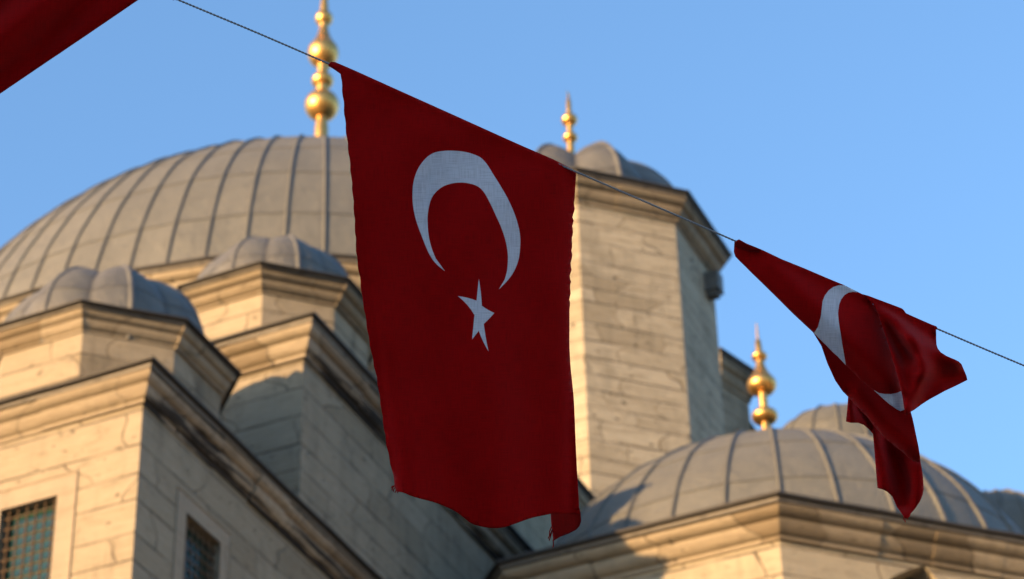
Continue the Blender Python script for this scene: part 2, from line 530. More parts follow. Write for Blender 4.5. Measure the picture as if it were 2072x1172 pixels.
def window(parent, poly, edge, t0, t1, z0, z1, border, out, recess, px_, pz_, bar):
    """stone surround (the part) with grille and pane as sub-parts, on edge number `edge` of the wall polygon"""
    a, b, d, nrm, ln = edge_data(poly)[edge]
    P = lambda t, z, o: L(a.x + d.x * t + nrm.x * o, a.y + d.y * t + nrm.y * o, z)
    mb = MB()
    def slab(ta, tb, za, zb, o0, o1):
        q = [P(t, z, o) for o in (o0, o1) for z in (za, zb) for t in (ta, tb)]
        for ff in ((4, 5, 7, 6), (0, 4, 6, 2), (1, 3, 7, 5), (2, 6, 7, 3), (0, 1, 5, 4)):
            mb.face([q[k] for k in ff], [(q[k].x + q[k].y, q[k].z) for k in ff])
    slab(t0 - border, t0, z0 - border, z1, -.02, out); slab(t1, t1 + border, z0 - border, z1, -.02, out)
    slab(t0 - border, t1 + border, z1, z1 + border, -.02, out + .003)
    slab(t0 - border - .012, t1 + border + .012, z1 + border, z1 + border + .018, -.02, out + .016)
    slab(t1 + border, t1 + border + .014, z0 - border, z1 + border, -.02, out + .012)
    slab(t0 - border - .014, t0 - border, z0 - border, z1 + border, -.02, out + .012)
    slab(t0 - border, t1 + border, z0 - border, z0, -.02, out + .006)
    w = mb.build('window', M_FRAME, parent)
    mb = MB()
    mb.face([P(t0, z0, -.145), P(t1, z0, -.145), P(t1, z1, -.145), P(t0, z1, -.145)])
    mb.build('pane', M_GLASS, w)
    mb = MB()
    def tube(p0, p1, r, seg=8):
        ax = (p1 - p0).normalized(); e = ax.orthogonal().normalized(); g = ax.cross(e)
        n_ = 2
        rows = [[p0.lerp(p1, q / (n_ - 1)) + (e * math.cos(2 * math.pi * k / seg) + g * math.sin(2 * math.pi * k / seg)) * r for k in range(seg + 1)] for q in range(n_)]
        mb.quad_strip(rows, [[(k, q) for k in range(seg + 1)] for q in range(n_)])
    ts, zs = [], []
    t = t1 - px_ * .55
    while t > t0: ts.append(t); t -= px_
    z = z1 - pz_ * .8
    while z > z0: zs.append(z); z -= pz_
    for t in ts: tube(P(t, z0, -recess), P(t, z1, -recess), bar)
    for z in zs: tube(P(t0, z, -recess), P(t1, z, -recess), bar)
    for t in ts:
        for z in zs:
            c = P(t, z, -recess)
            rows = [[c + Vector((math.cos(2 * math.pi * k / 10) * math.cos(e), math.sin(2 * math.pi * k / 10) * math.cos(e), math.sin(e))) * bar * 2.3 for k in range(11)] for e in [R(x) for x in (-88, -50, -20, 20, 50, 88)]]
            mb.quad_strip(rows, [[(k, q) for k in range(11)] for q in range(6)])
    mb.build('grille', M_IRON, w, True, 60)
    return w

# ------------------------------------------------------------------ ground
mb = MB()
mb.face([(-1500, -1500, 0), (1500, -1500, 0), (1500, 1500, 0), (-1500, 1500, 0)], [(-1500, -1500), (1500, -1500), (1500, 1500), (-1500, 1500)])
g = mb.build('ground', plain_mat('stone_paving', C(.24, .215, .18), .85, 0, .4, 1.5))
tag(g, 'pale stone paving of the mosque forecourt', 'ground', kind='structure')

# ------------------------------------------------------------------ the mosque
mosque = mk_empty('mosque', L(-18, 30, 0), label='old sunlit limestone mosque with a great grey lead dome, cascading turrets and octagonal tower', cat='mosque')

# front corner pier with two grilled windows
O1, H1 = .22, .46
poly = rect(-24, 22.54 + O1, -14.57 - O1, 31.0)
ln0 = 24 - 14.57 - O1
tA = lambda u: u + 24
tC = lambda w: w - (22.54 + O1)
holes = {0: [[(tA(-16.66), 16.6), (tA(-15.88), 16.6), (tA(-15.88), 18.24), (tA(-16.66), 18.24)]],
         1: [[(tC(23.85), 16.6), (tC(24.66), 16.6), (tC(24.66), 18.29), (tC(23.85), 18.29)]]}
pier = walls(poly, 0, 19.25, holes, .16, 2.3).build('pier', M_WALL, mosque)
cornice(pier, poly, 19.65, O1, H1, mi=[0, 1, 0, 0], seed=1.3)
window(mosque, poly, 0, tA(-16.66), tA(-15.88), 16.6, 18.24, .25, .008, .055, .125, .14, .0105)
window(mosque, poly, 1, tC(23.85), tC(24.66), 16.6, 18.29, .22, .008, .055, .125, .14, .0105)

LOBE0 = YAW - R(67.5)
def turret(cu, cw, s, z, o, h, z0, seed, rad, zc, pillow, rib, rows=3, mi=None, squash=1.0):
    pw = octagon(cu, cw, s, -o)
    t = walls(pw, z0, z - h * .5, None, .3, seed).build('turret', M_DRUM, mosque)
    cornice(t, pw, z, o, h, mi=mi or [0] * 8, seed=seed, roof_in=.5, roof_rise=.06)
    c = L(cu, cw)
    dome(t, c, rad, zc, 8, LOBE0, pillow, rib, rib * 1.2, z - .3, rows, 4, .006, M_LEADB, 'dome', squash, lobes=True)
    return t
VIEW = math.atan2(-1, 0)     # towards the camera
turret(-16.55, 24.52, 1.31, 21.14, .18, .34, 19.0, 5.1, 1.33, 21.15, .08, .03)

# second pier behind it with its own turret
O2, H2 = .27, .52
poly = rect(-24, 26.6 + O2, -14.67 - O2, 36.5)
pier2 = walls(poly, 0, 22.45, None, .3, 7.7).build('pier', M_WALL, mosque)
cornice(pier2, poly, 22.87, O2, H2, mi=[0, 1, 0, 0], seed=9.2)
turret(-16.63, 28.98, 1.30, 24.66, .27, .34, 22.4, 8.4, 1.22, 24.80, .05, .03)

# pier at the foot of the tower
poly = rect(-18.0, 31.3, -15.1, 38.9)
p5 = walls(poly, 0, 25.2, None, .3, 3.7).build('pier', M_WALL, mosque)
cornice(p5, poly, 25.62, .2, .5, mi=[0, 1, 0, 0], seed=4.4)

# pier at the far left, in front of the great dome
z3 = 29.68
poly = rect(-36, 32.35 + .25, -23.2, 40)
p3 = walls(poly, 0, z3 - .3, None, .3, 6.1).build('pier', M_WALL, mosque)
cornice(p3, poly, z3, .25, .5, mi=[0] * 4, seed=2.2)

# great dome on its drum
DC = L(-30.617, 55.792); ZR = 39.07; NR = 32
drum_poly = [(-30.617 + 12.0 * math.cos(2 * math.pi * (k + .5) / NR), 55.792 + 12.0 * math.sin(2 * math.pi * (k + .5) / NR)) for k in range(NR)]
drum = walls(drum_poly, 20, ZR - .3, None, .3, 1).build('drum', M_WALL, mosque)
cornice(drum, drum_poly, ZR, .45, .8, mi=[0] * NR, seed=3.3, roof_in=.7, roof_rise=.1)
dome(mosque, DC, 12.2428, 36.769, 80, R(1.2), .0, .058, .048, ZR - .2, 8, 4, .016, M_LEAD, 'great_dome')
finial(mosque, DC, 36.769 + 12.2,
       [('stem', [(300, 14), (276, 14), (262, 14), (245, 11.5), (195, 11), (182, 13), (150, 10.5), (137, 12), (56, 9), (48, 11), (25, 9.5), (8, 8), (-8, 5)]),
        ('globe', 214, 27, 35), ('globe', 164, 14, 22.5), ('onion', 108, 52, 32, 27, 9), ('globe', 38, 14, 18.5), ('crescent', -14, 13, 25)], .0150)

# tall octagonal tower
TU, TW, TS, TZ = -16.68, 41.31, 2.322, 33.98
pw = octagon(TU, TW, TS, -.33)
tower = walls(pw, 0, TZ - .35, None, .3, 4.2).build('tower', M_TOWER, mosque)
cornice(tower, pw, TZ, .33, .60, mi=[0] * 8, seed=6.6, roof_in=.7, roof_rise=.08)
dome(tower, L(TU, TW), 2.05, TZ + .08, 8, LOBE0, .14, .04, .05, TZ - .3, 4, 4, .01, M_LEADB, 'dome', lobes=True)
finial(tower, L(TU - .07, TW), TZ + 2.0,
       [('stem', [(330, 8.5), (300, 8), (288, 7.5), (270, 6.5), (256, 7), (230, 6), (204, 5), (201, 3), (190, 2.5)]), ('globe', 279, 9, 15.5), ('globe', 243, 11, 17), ('crescent', 190, 8, 75)], .0101)
# rain spout under the tower eaves
a, b, d, nrm, ln = edge_data(pw)[2]
mb = MB()
c = L(b.x - d.x * .42 + nrm.x * .12, b.y - d.y * .42 + nrm.y * .12, TZ - 1.05)
Un = (UA * nrm.x + UC * nrm.y); Ud = (UA * d.x + UC * d.y)
mb.box(c, Un * .17, Ud * .15, Vector((0, 0, .22)))
mb.box(c - Vector((0, 0, .27)), Un * .11, Ud * .1, Vector((0, 0, .055)))
mb.build('rain_spout', M_LEADB, tower)

# buttress stair to the right of the tower
bp = at(1458, 704, 60)
bu, bw = bp.dot(UA), bp.dot(UC)
rot = R(-17)
poly = rect(bu - 5, bw, bu, bw + 1.0, rot)
d0 = Vector((math.cos(rot), math.sin(rot))); d1 = Vector((-d0.y, d0.x))
sh = d1 * .25 - d0 * .25
poly = [(u + sh.x, w + sh.y) for u, w in poly]
bt = walls(poly, 0, bp.z - .4, None, .3, 2.9).build('buttress', M_WALL, mosque)
cornice(bt, poly, bp.z, .25, .75, mi=[0, 0, 0, 0], seed=8.8)

# two small rear domes
for (x, y, d, rad, s) in ((1702, 976, 65, 1.87, 1.7), (2026, 1118, 68, 1.56, 1.45)):
    p = at(x, y, d); cu, cw = p.dot(UA), p.dot(UC)
    pw = octagon(cu, cw, s, -.12)
    pz = p.z - rad * .62
    t = walls(pw, 0, pz - .2, None, .3, x * .01).build('turret', M_DRUM, mosque)
    cornice(t, pw, pz - .02, .14, .3, mi=[0] * 8, seed=x * .02, roof_in=.3, roof_rise=.03)
    dome(t, L(cu, cw), rad, p.z, 18, R(-95), .01, .04, .035, pz - .1, 4, 4, .008, M_LEAD, 'dome')
# the prayer hall itself, behind the piers
poly = rect(-52, 38.5, -19.5, 70)
walls(poly, 0, 30, None, .3, .4).build('prayer_hall', M_WALL, mosque)

# ------------------------------------------------------------------ the domed hall in front on the right
hall = mk_empty('domed_hall', L(-10.98, 33.49, 0), label='low octagonal stone hall under a ribbed lead dome, in front of the tower', cat='building')
HK = 40.8 / 39
HU, HW, HS, HZ = -10.98 * HK, 33.49 * HK, 3.92 * HK, 1.7 + 17.96 * HK
pw = octagon(HU, HW, HS, -.33)
E1 = edge_data(pw)[1]
mid = E1[4] / 2
arch = [(mid + t, z) for t, z in ((-.60, 17.2), (.55, 17.2), (.55, 18.3), (.50, 18.75), (.40, 19.02), (.27, 19.16), (.20, 19.17), (.0, 19.08), (-.25, 18.93), (-.45, 18.72), (-.57, 18.4))]
arch = [(mid + (t - mid) * HK, 1.7 + (z - 1.75) * HK) for t, z in arch]
hw = walls(pw, 0, HZ - .3, {1: [arch]}, .35, 9.7).build('wall', M_HALL, hall)
cornice(hw, pw, HZ, .33, .55, mi=[0] * 8, seed=11.1, roof_in=1.2, roof_rise=.1)
mb = MB()
a, b, d, nrm, ln = E1
P = lambda t, z, o: L(a.x + d.x * t + nrm.x * o, a.y + d.y * t + nrm.y * o, z)
mb.face([P(mid - .7, 17.8, -.345), P(mid + .65, 17.8, -.345), P(mid + .65, 20.4, -.345), P(mid - .7, 20.4, -.345)])
mb.build('window_pane', M_GLASS, hall)
HC = L(HU + .34 * HK, HW + .15 * HK)
dome(hall, HC, 4.27 * HK, 1.7 + 17.09 * HK, 34, R(-94.5), 0.003, .042, .036, HZ - .15, 5, 4, .010, M_LEAD, 'dome')
finial(hall, HC, 1.7 + 21.3 * HK,
       [('stem', [(905, 9), (868, 9), (850, 8), (830, 9), (795, 9.5), (728, 7.5), (715, 7.5), (690, 6), (687, 2.6), (672, 2.2), (655, 1.2)]),
        ('globe', 843, 15, 27), ('onion', 779, 728, 30, 20, 8), ('globe', 722, 9, 16)], .0076 * HK)

# ------------------------------------------------------------------ house across the street, behind the camera: it keeps the flags in shade
house = mk_empty('townhouse', (-16, -18, 0), label='plastered townhouse across the street, shading the flags', cat='house')
mb = MB()
X0, X1, Y0, Y1, ZH = -40.0, -12.0, -24.0, -13.0, 12.5
M_PL = plain_mat('grey_plaster', C(.52, .47, .40), .9, 0, .25, 3)
for q in (((X0, Y1, 0), (X1, Y1, 0), (X1, Y1, ZH), (X0, Y1, ZH)), ((X0, Y0, 0), (X1, Y0, 0), (X1, Y0, ZH), (X0, Y0, ZH)), ((X0, Y0, 0), (X0, Y1, 0), (X0, Y1, ZH), (X0, Y0, ZH)), ((X1, Y0, 0), (X1, Y1, 0), (X1, Y1, ZH), (X1, Y0, ZH)), ((X0, Y0, ZH), (X1, Y0, ZH), (X1, Y1, ZH), (X0, Y1, ZH))):
    mb.face(q)
mb.build('wall', M_PL, house)
mb = MB()
mb.box(Vector(((X0 + X1) / 2, (Y0 + Y1) / 2, ZH + .15)), Vector(((X1 - X0) / 2 + .4, 0, 0)), Vector((0, (Y1 - Y0) / 2 + .4, 0)), Vector((0, 0, .145)))
mb.build('roof', M_FASCIA, house)
for fl in range(3):
    for k in range(5):
        mb = MB()
        mb.box(Vector((X0 + 4 + k * 5.0, Y1 + .03, 2.6 + fl * 3.7)), Vector((.65, 0, 0)), Vector((0, .045, 0)), Vector((0, 0, 1.0)))
        w = mb.build('window', M_FRAME, house)
        mb = MB()
        mb.box(Vector((X0 + 4 + k * 5.0, Y1 + .08, 2.6 + fl * 3.7)), Vector((.52, 0, 0)), Vector((0, .01, 0)), Vector((0, 0, .87)))
        mb.build('pane', M_GLASS, w)

# ------------------------------------------------------------------ unseen building added on the right to bounce warm light onto shaded walls
bounce_block = mk_empty('bounce_building', (30, 30, 0), label='long pale building out of view on the right, added to bounce warm light onto the walls', cat='building')
mb = MB()
X0, X1, Y0, Y1, ZH = 24.0, 38.0, -4.0, 66.0, 13.0
for q in (((X0, Y1, 0), (X0, Y0, 0), (X0, Y0, ZH), (X0, Y1, ZH)), ((X1, Y0, 0), (X1, Y1, 0), (X1, Y1, ZH), (X1, Y0, ZH)), ((X0, Y0, 0), (X1, Y0, 0), (X1, Y0, ZH), (X0, Y0, ZH)), ((X1, Y1, 0), (X0, Y1, 0), (X0, Y1, ZH), (X1, Y1, ZH)), ((X0, Y0, ZH), (X1, Y0, ZH), (X1, Y1, ZH), (X0, Y1, ZH))):
    mb.face(q)
mb.build('wall', M_PL, bounce_block)
mb = MB()
mb.box(Vector(((X0 + X1) / 2, (Y0 + Y1) / 2, ZH + .2)), Vector(((X1 - X0) / 2 + .5, 0, 0)), Vector((0, (Y1 - Y0) / 2 + .5, 0)), Vector((0, 0, .19)))
mb.build('roof', M_FASCIA, bounce_block)
for k in range(10):
    mb = MB()
    mb.box(Vector((X0 - .03, Y0 + 5 + k * 6.6, 8.5)), Vector((.045, 0, 0)), Vector((0, .8, 0)), Vector((0, 0, 1.3)))
    w = mb.build('window', M_FRAME, bounce_block)
    mb = MB()
    mb.box(Vector((X0 - .08, Y0 + 5 + k * 6.6, 8.5)), Vector((.01, 0, 0)), Vector((0, .62, 0)), Vector((0, 0, 1.12)))
    mb.build('pane', M_GLASS, w)

# ------------------------------------------------------------------ flags and rope
def cloth_mat(name, c, c2, trans):
    s = NT(name)
    uv = s.uv()
    n = s.noise(uv, 9, 5, .6)
    wv = s.n('TexWave', wave_type='BANDS', bands_direction='X'); s.put(wv.inputs['Vector'], s.scale(uv, 60, 60)); wv.inputs['Scale'].default_value = 4
    wu = s.n('TexWave', wave_type='BANDS', bands_direction='Y'); s.put(wu.inputs['Vector'], s.scale(uv, 60, 60)); wu.inputs['Scale'].default_value = 4
    n4 = s.noise(s.scale(uv, 1, 1), 28, 6, .7, .6)
    cr = s.noise(s.scale(uv, 14, 2.2), 1.0, 4, .6, .5)
    wl = s.noise(s.scale(uv, 900, 30), 1.0, 1); wt = s.noise(s.scale(uv, 30, 900), 1.0, 1)
    thr_ = s.math('ADD', s.math('MULTIPLY', wl, .5), s.math('MULTIPLY', wt, .5))
    base = s.mix(s.math('MULTIPLY', n, .35), c, c2)
    base = s.mix(s.smooth(thr_, .42, .62), base, C(c2[0] * .86, c2[1] * .86, c2[2] * .86))
    s.put(s.b.inputs['Base Color'], base)
    s.b.inputs['Roughness'].default_value = .85
    s.b.inputs['Specular IOR Level'].default_value = .06
    s.b.inputs['Sheen Weight'].default_value = .05
    s.b.inputs['Sheen Roughness'].default_value = .5
    h = s.math('ADD', s.math('MULTIPLY', s.math('ADD', wv.outputs[1], wu.outputs[1]), .12), s.math('MULTIPLY', n, .9))
    h = s.math('ADD', s.math('ADD', h, s.math('MULTIPLY', n4, .5)), s.math('MULTIPLY', cr, 1.6))
    s.put(s.b.inputs['Normal'], s.bump(h, .35, .006))
    tr = s.n('BsdfTranslucent'); s.put(tr.inputs[0], base)
    mx = s.n('MixShader'); mx.inputs[0].default_value = trans
    s.t.links.new(s.b.outputs[0], mx.inputs[1]); s.t.links.new(tr.outputs[0], mx.inputs[2])
    s.t.links.new(mx.outputs[0], s.out.inputs[0])
    return s.m
M_RED = cloth_mat('red_flag_cloth', C(.345, .0003, .0014), C(.275, .0003, .001), .33)
M_WHITE = cloth_mat('white_flag_cloth', C(.63, .66, .735), C(.56, .59, .66), .42)
M_ROPE = plain_mat('grey_twisted_rope', C(.20, .22, .25), .8, 0, .3, 120)

def seg_dist(p, a, b):
    ab = (b[0] - a[0], b[1] - a[1]); l2 = ab[0] ** 2 + ab[1] ** 2 or 1e-9
    t = max(0, min(1, ((p[0] - a[0]) * ab[0] + (p[1] - a[1]) * ab[1]) / l2))
    return math.hypot(p[0] - a[0] - ab[0] * t, p[1] - a[1] - ab[1] * t)
def line_dist(p, pl): return min(seg_dist(p, pl[i], pl[i + 1]) for i in range(len(pl) - 1))

def densify(poly, step):
    out = []
    for i in range(len(poly)):
        a, b = poly[i], poly[(i + 1) % len(poly)]
        n = max(1, int(math.hypot(b[0] - a[0], b[1] - a[1]) / step))
        out += [(a[0] + (b[0] - a[0]) * k / n, a[1] + (b[1] - a[1]) * k / n) for k in range(n)]
    return out

def spline(pts, n=6, closed=False):
    out = []; m = len(pts)
    rng = range(m if closed else m - 1)
    for i in rng:
        p0 = pts[(i - 1) % m] if closed or i > 0 else pts[0]
        p1, p2 = pts[i], pts[(i + 1) % m]
        p3 = pts[(i + 2) % m] if closed or i + 2 < m else pts[-1]
        for k in range(n):
            t = k / n
            out.append(tuple(.5 * (2 * p1[q] + (p2[q] - p0[q]) * t + (2 * p0[q] - 5 * p1[q] + 4 * p2[q] - p3[q]) * t * t + (3 * p1[q] - p0[q] - 3 * p2[q] + p3[q]) * t ** 3) for q in (0, 1)))
    if not closed: out.append(tuple(pts[-1]))
    return out

class Cloth:
    def __init__(s): s.v = []; s.f = []; s.uv = []; s.mi = []
    def patch(s, outline, depth, marks=(), step=11):
        ol = densify(outline, step)
        vs = [Vector(p) for p in ol]; es = [(i, (i + 1) % len(ol)) for i in range(len(ol))]
        ml = []
        for mk in marks:
            k = len(vs); vs += [Vector(p) for p in mk]; ml.append(mk)
            es += [(k + i, k + (i + 1) % len(mk)) for i in range(len(mk))]
        xs = [p[0] for p in ol]; ys = [p[1] for p in ol]
        y = min(ys); r_ = 0
        while y < max(ys):
            x = min(xs) + (r_ % 2) * step / 2
            while x < max(xs):
                if pip((x, y), ol): vs.append(Vector((x, y)))
                x += step
            y += step * .87; r_ += 1
        V, _, Fc, _, _, _ = delaunay_2d_cdt(vs, es, [], 0, 1e-4)
        k = len(s.v)
        s.v += [at(p.x, p.y, depth(p.x, p.y)) for p in V]
        for f in Fc:
            c = sum((V[q] for q in f), Vector((0, 0))) / len(f)
            if not pip(c, ol): continue
            q = list(f)
            ar = sum(V[q[i]].x * V[q[(i + 1) % len(q)]].y - V[q[(i + 1) % len(q)]].x * V[q[i]].y for i in range(len(q)))
            if ar > 0: q = q[::-1]
            s.f.append(tuple(k + i for i in q))
            s.mi.append(1 if any(pip(c, m_) for m_ in ml) else 0)
            s.uv += [(V[i].x * .001, V[i].y * .001) for i in q]
    def thread(s, pts, r=.0006):
        for i in range(len(pts) - 1):
            a, b = at(*pts[i]), at(*pts[i + 1])
            e = (b - a).cross(_f).normalized() * r; g_ = _f * r
            k = len(s.v)
            s.v += [a + e, a - e, a + g_, b + e, b - e, b + g_]
            for q in ((0, 1, 4, 3), (1, 2, 5, 4), (2, 0, 3, 5)):
                s.f.append(tuple(k + x for x in q)); s.mi.append(0); s.uv += [(0, 0)] * 4
    def build(s, name):
        me = bpy.data.meshes.new(name)
        org = sum(s.v, Vector()) / len(s.v)
        me.from_pydata([tuple(p - org) for p in s.v], [], s.f)
        ul = me.uv_layers.new(name='uv'); ul.data.foreach_set('uv', [c for t in s.uv for c in t])
        me.materials.append(M_RED); me.materials.append(M_WHITE)
        me.polygons.foreach_set('material_index', s.mi)
        me.polygons.foreach_set('use_smooth', [True] * len(s.f))
        me.update()
        o = bpy.data.objects.new(name, me); o.location = org
        col.objects.link(o)
        sol = o.modifiers.new('thickness', 'SOLIDIFY'); sol.thickness = .0012; sol.offset = 0
        return o

rope_d = lambda x: 6.0 + (x - 900) / 2000 * .4
def gz(p, pl, a, w): return .95 * a * math.exp(-(line_dist(p, pl) / w) ** 2)

# --- the large flag in the middle
left_edge = [(690, 150), (691, 165), (695, 205), (698, 240), (702, 280), (707, 320), (712, 370), (716, 420), (719, 470), (722, 520), (728, 560), (733, 600), (741, 650), (747, 690), (755, 730), (764, 775), (772, 830), (779, 880), (786, 920), (794, 955), (799, 976), (800, 988)]
bottom = [(803, 995), (816, 997), (830, 1003), (850, 1009), (880, 1017), (905, 1027), (925, 1037), (940, 1049), (955, 1060), (975, 1066), (1000, 1069), (1020, 1067), (1045, 1059), (1070, 1050), (1090, 1045), (1115, 1040)]
right_edge = [(1172, 1041), (1171, 1010), (1168, 960), (1165, 900), (1163, 850), (1161, 810), (1157, 770), (1154, 740), (1152, 700), (1152, 660), (1152, 630), (1153, 600), (1154, 570), (1155, 540), (1157, 500), (1158, 470), (1160, 440), (1162, 410), (1164, 380), (1166, 349)]
rs = []
for p in spline(right_edge, 5):
    wv = (1.3 + 1.6 * noise.noise(Vector((p[1] / 30, 0, 4)))) * math.sin(p[1] / 3.9 + 2.2 * noise.noise(Vector((p[1] / 25, 3, 1)))) if 405 < p[1] < 620 else 0.0
    rs.append((p[0] + wv, p[1]))
ls = [(p[0] + .9 * math.sin(p[1] / 6.3), p[1]) for p in spline(left_edge, 4)]
top = [(1163, 345), (1120, 323), (1060, 297), (1000, 270), (940, 243), (880, 216), (820, 189), (760, 162), (720, 144), (690, 131), (678, 126), (670, 125), (664, 131), (665, 134), (675, 140), (684, 146)]
outline = ls + spline(bottom, 4) + rs + top
cres = [(262, 701), (215, 662), (178, 610), (140, 520), (108, 430), (92, 350), (90, 270), (100, 210), (122, 155), (160, 105), (200, 78), (250, 67), (310, 66), (370, 73), (420, 88), (455, 107), (485, 142), (520, 198), (560, 262), (600, 335), (635, 420), (655, 500), (657, 570), (648, 640), (625, 700), (590, 750), (544, 797)]
cres_in = [(575, 745), (588, 695), (592, 620), (582, 550), (560, 478), (530, 410), (500, 345), (470, 290), (440, 258), (400, 241), (350, 234), (300, 238), (250, 255), (212, 285), (188, 322), (174, 375), (169, 430), (175, 510), (190, 575), (213, 635)]
k = 300 / 781
cr = [(800 + x * k, 280 + y * k) for x, y in spline(cres, 4) + spline(cres_in, 4)]
k2 = 140 / 864
def arc(a, b, bow):
    mx, my = (a[0] + b[0]) / 2, (a[1] + b[1]) / 2; dx, dy = b[0] - a[0], b[1] - a[1]
    return [(a[0] * (1 - t) ** 2 + 2 * (mx - dy * bow) * t * (1 - t) + b[0] * t * t, a[1] * (1 - t) ** 2 + 2 * (my + dx * bow) * t * (1 - t) + b[1] * t * t) for t in (0, .25, .5, .75)]
stp = [(424, 148), (462, 488), (617, 578), (486, 714), (546, 1058), (424, 800), (340, 910), (370, 603), (162, 366), (396, 424)]
bow = [-.03, .06, -.03, .03, -.06, .0, .0, .10, -.06, 0]
star = []
for i in range(10): star += arc(stp[i], stp[(i + 1) % 10], bow[i])
star = [(900 + x * k2, 540 + y * k2) for x, y in star]
def d2(x, y):
    b = rope_d(x)
    v = (y - (130 + (x - 690) * .45))                      # pixels below the hem
    d = b - v / FPX * 6 * .30
    t = min(1, max(0, v / 850))
    d += t * .028 * math.sin(x / 62 + y / 400) + t * .016 * math.sin(x / 31 - y / 260 + 1)
    d += .05 * t ** 3 * math.sin((x - 800) / 95)
    d += .010 * (1 - t) ** 2 * math.sin((x + y) / 48) * min(1, v / 60 if v > 0 else 0)
    d += .0022 * t * math.sin((x + .12 * y) / 9 + 3 * noise.noise(Vector((x / 60, y / 200, 5)))) * max(0, noise.noise(Vector((x / 45, y / 160, 9))) + .2)
    d += .004 * noise.noise(Vector((x / 70, y / 90, 2))) * min(1, max(0, v) / 40)
    d += .03 * math.exp(-max(0, x - (690 + max(0, y - 140) * .13)) / 16) * t
    d += .05 * math.exp(-max(0, (1158 - x)) / 20) * (.3 + t)
    d -= .0022 * (1 - min(1, max(0, (v - 13) / 3)))
    if v < 8: d += -.003 + .0035 * (1 - max(0, v) / 8)
    return d
fl = Cloth()
fl.patch(outline, d2, [cr, star], 11)
def d2b(x, y): return d2(1172 - max(0, 1172 - x) * .2, 1041) + .012 + (y - 1041) / FPX * 6 * .9 + .04 * max(0, (1172 - x) / 60)
flap = [(1114, 1030), (1115, 1050), (1116, 1064), (1118, 1078), (1120, 1095), (1124, 1092), (1134, 1086), (1150, 1080), (1166, 1072), (1173, 1064), (1176, 1054), (1175, 1040), (1172, 1028)]
fl.patch(flap, d2b, (), 8)
def thr(x, y, pts, dd): fl.thread([(x + a, y + b, dd + .002 * i) for i, (a, b) in enumerate(pts)])
dd = d2(800, 985)
for p in ([(0, 0), (-4, 4), (-6, 9), (-5, 11)], [(2, 4), (-2, 7), (-3, 13)], [(3, 6), (2, 12), (0, 15)], [(4, 8), (6, 13), (5, 16)], [(1, 2), (-5, 2), (-7, 5)]): thr(799, 982, p, dd)
dd = d2b(1116, 1070)
for p in ([(0, 0), (-3, 9), (-8, 18)], [(0, 2), (-3, 14), (-6, 22)], [(2, 20), (3, 30), (2, 36)], [(-1, -6), (-5, 4), (-5, 13)]): thr(1117, 1072, p, dd)
f_mid = fl.build('flag')
tag(f_mid, 'large red flag with white crescent and star, hanging open and nearly flat from the rope', 'flag', 'flags strung on the rope')

# --- the flag wrapped round itself on the right
def zc(pts, ox, oy, kx): return [(ox + x / kx, oy + y / kx) for x, y in pts]
Mp = zc([(20, 62), (50, 48), (100, 75), (200, 115), (330, 178), (480, 238), (620, 298), (745, 350), (830, 393)], 1480, 470, 3.2567)
M_right = zc([(262, 142), (320, 190), (365, 260), (405, 370), (440, 480), (480, 600), (510, 700), (540, 820), (565, 920), (585, 1000), (600, 1075)], 1680, 560, 3.9067)
M_low = zc([(598, 1098), (555, 1070), (500, 1035), (420, 965), (330, 890), (240, 815), (130, 705), (60, 630), (0, 578)], 1680, 560, 3.9067) + zc([(545, 665), (480, 605), (400, 530), (300, 430), (200, 332), (120, 255), (60, 195), (25, 160), (16, 130), (18, 95)], 1480, 470, 3.2567)
M_out = Mp + M_right + M_low
c1 = zc([(545, 665), (570, 625), (588, 560), (595, 500), (600, 455), (615, 418), (640, 385), (670, 362), (705, 350), (745, 350), (790, 370), (826, 392)], 1480, 470, 3.2567) + zc([(210, 124), (180, 120), (145, 126), (112, 145), (85, 180), (68, 225), (60, 290), (66, 360), (80, 440), (95, 530), (110, 620), (124, 700)], 1680, 560, 3.9067)
c2 = zc([(345, 895), (385, 918), (430, 926), (480, 927), (530, 917), (562, 904), (575, 960), (584, 1010), (588, 1050), (555, 1062), (530, 1050), (470, 1008), (420, 965)], 1680, 560, 3.9067)
low_edge = M_low
def dM(x, y):
    b = rope_d(x)
    v = y - (488 + (x - 1490) * .4375)
    d = b - .035 * math.sin(min(1, max(0, v / 120)) * math.pi * .6) - v / FPX * 6 * .25
    d += .028 * math.exp(-line_dist((x, y), low_edge) / 13)
    d += gz((x, y), [(1500, 505), (1640, 640), (1790, 800)], .018, 20) + gz((x, y), [(1560, 540), (1700, 680), (1800, 770)], -.018, 26)
    d += .03 * math.exp(-line_dist((x, y), M_right) / 16) * min(1, max(0, v) / 45)
    return d - .009 * math.exp(-max(0, v) / 7)
f3 = Cloth()
f3.patch(M_out, dM, [c1, c2], 8)
# hem sleeve fold near the tip
Hm = zc([(24, 66), (50, 50), (100, 78), (200, 118), (180, 132), (120, 128), (60, 110), (22, 90)], 1480, 470, 3.2567)
f3.patch(Hm, lambda x, y: rope_d(x) - .008 + .03 * (y - (488 + (x - 1490) * .4375)) / 25, (), 6)
B_out = zc([(255, 138), (300, 150), (400, 188), (500, 225), (565, 250), (580, 262), (598, 288), (650, 312), (720, 343), (800, 378), (838, 392), (846, 405), (836, 420), (837, 480), (840, 540), (850, 570), (872, 598), (920, 628), (985, 655), (1012, 668), (1036, 690), (1060, 745), (1075, 780), (1084, 816), (1000, 858), (900, 905), (800, 960), (720, 1010), (660, 1055), (638, 1066), (615, 1085), (597, 1096), (585, 1040), (570, 940), (550, 860), (525, 760), (490, 640), (455, 520), (420, 410), (380, 300), (340, 215)], 1680, 560, 3.9067)
b = lambda p: zc(p, 1680, 560, 3.9067)
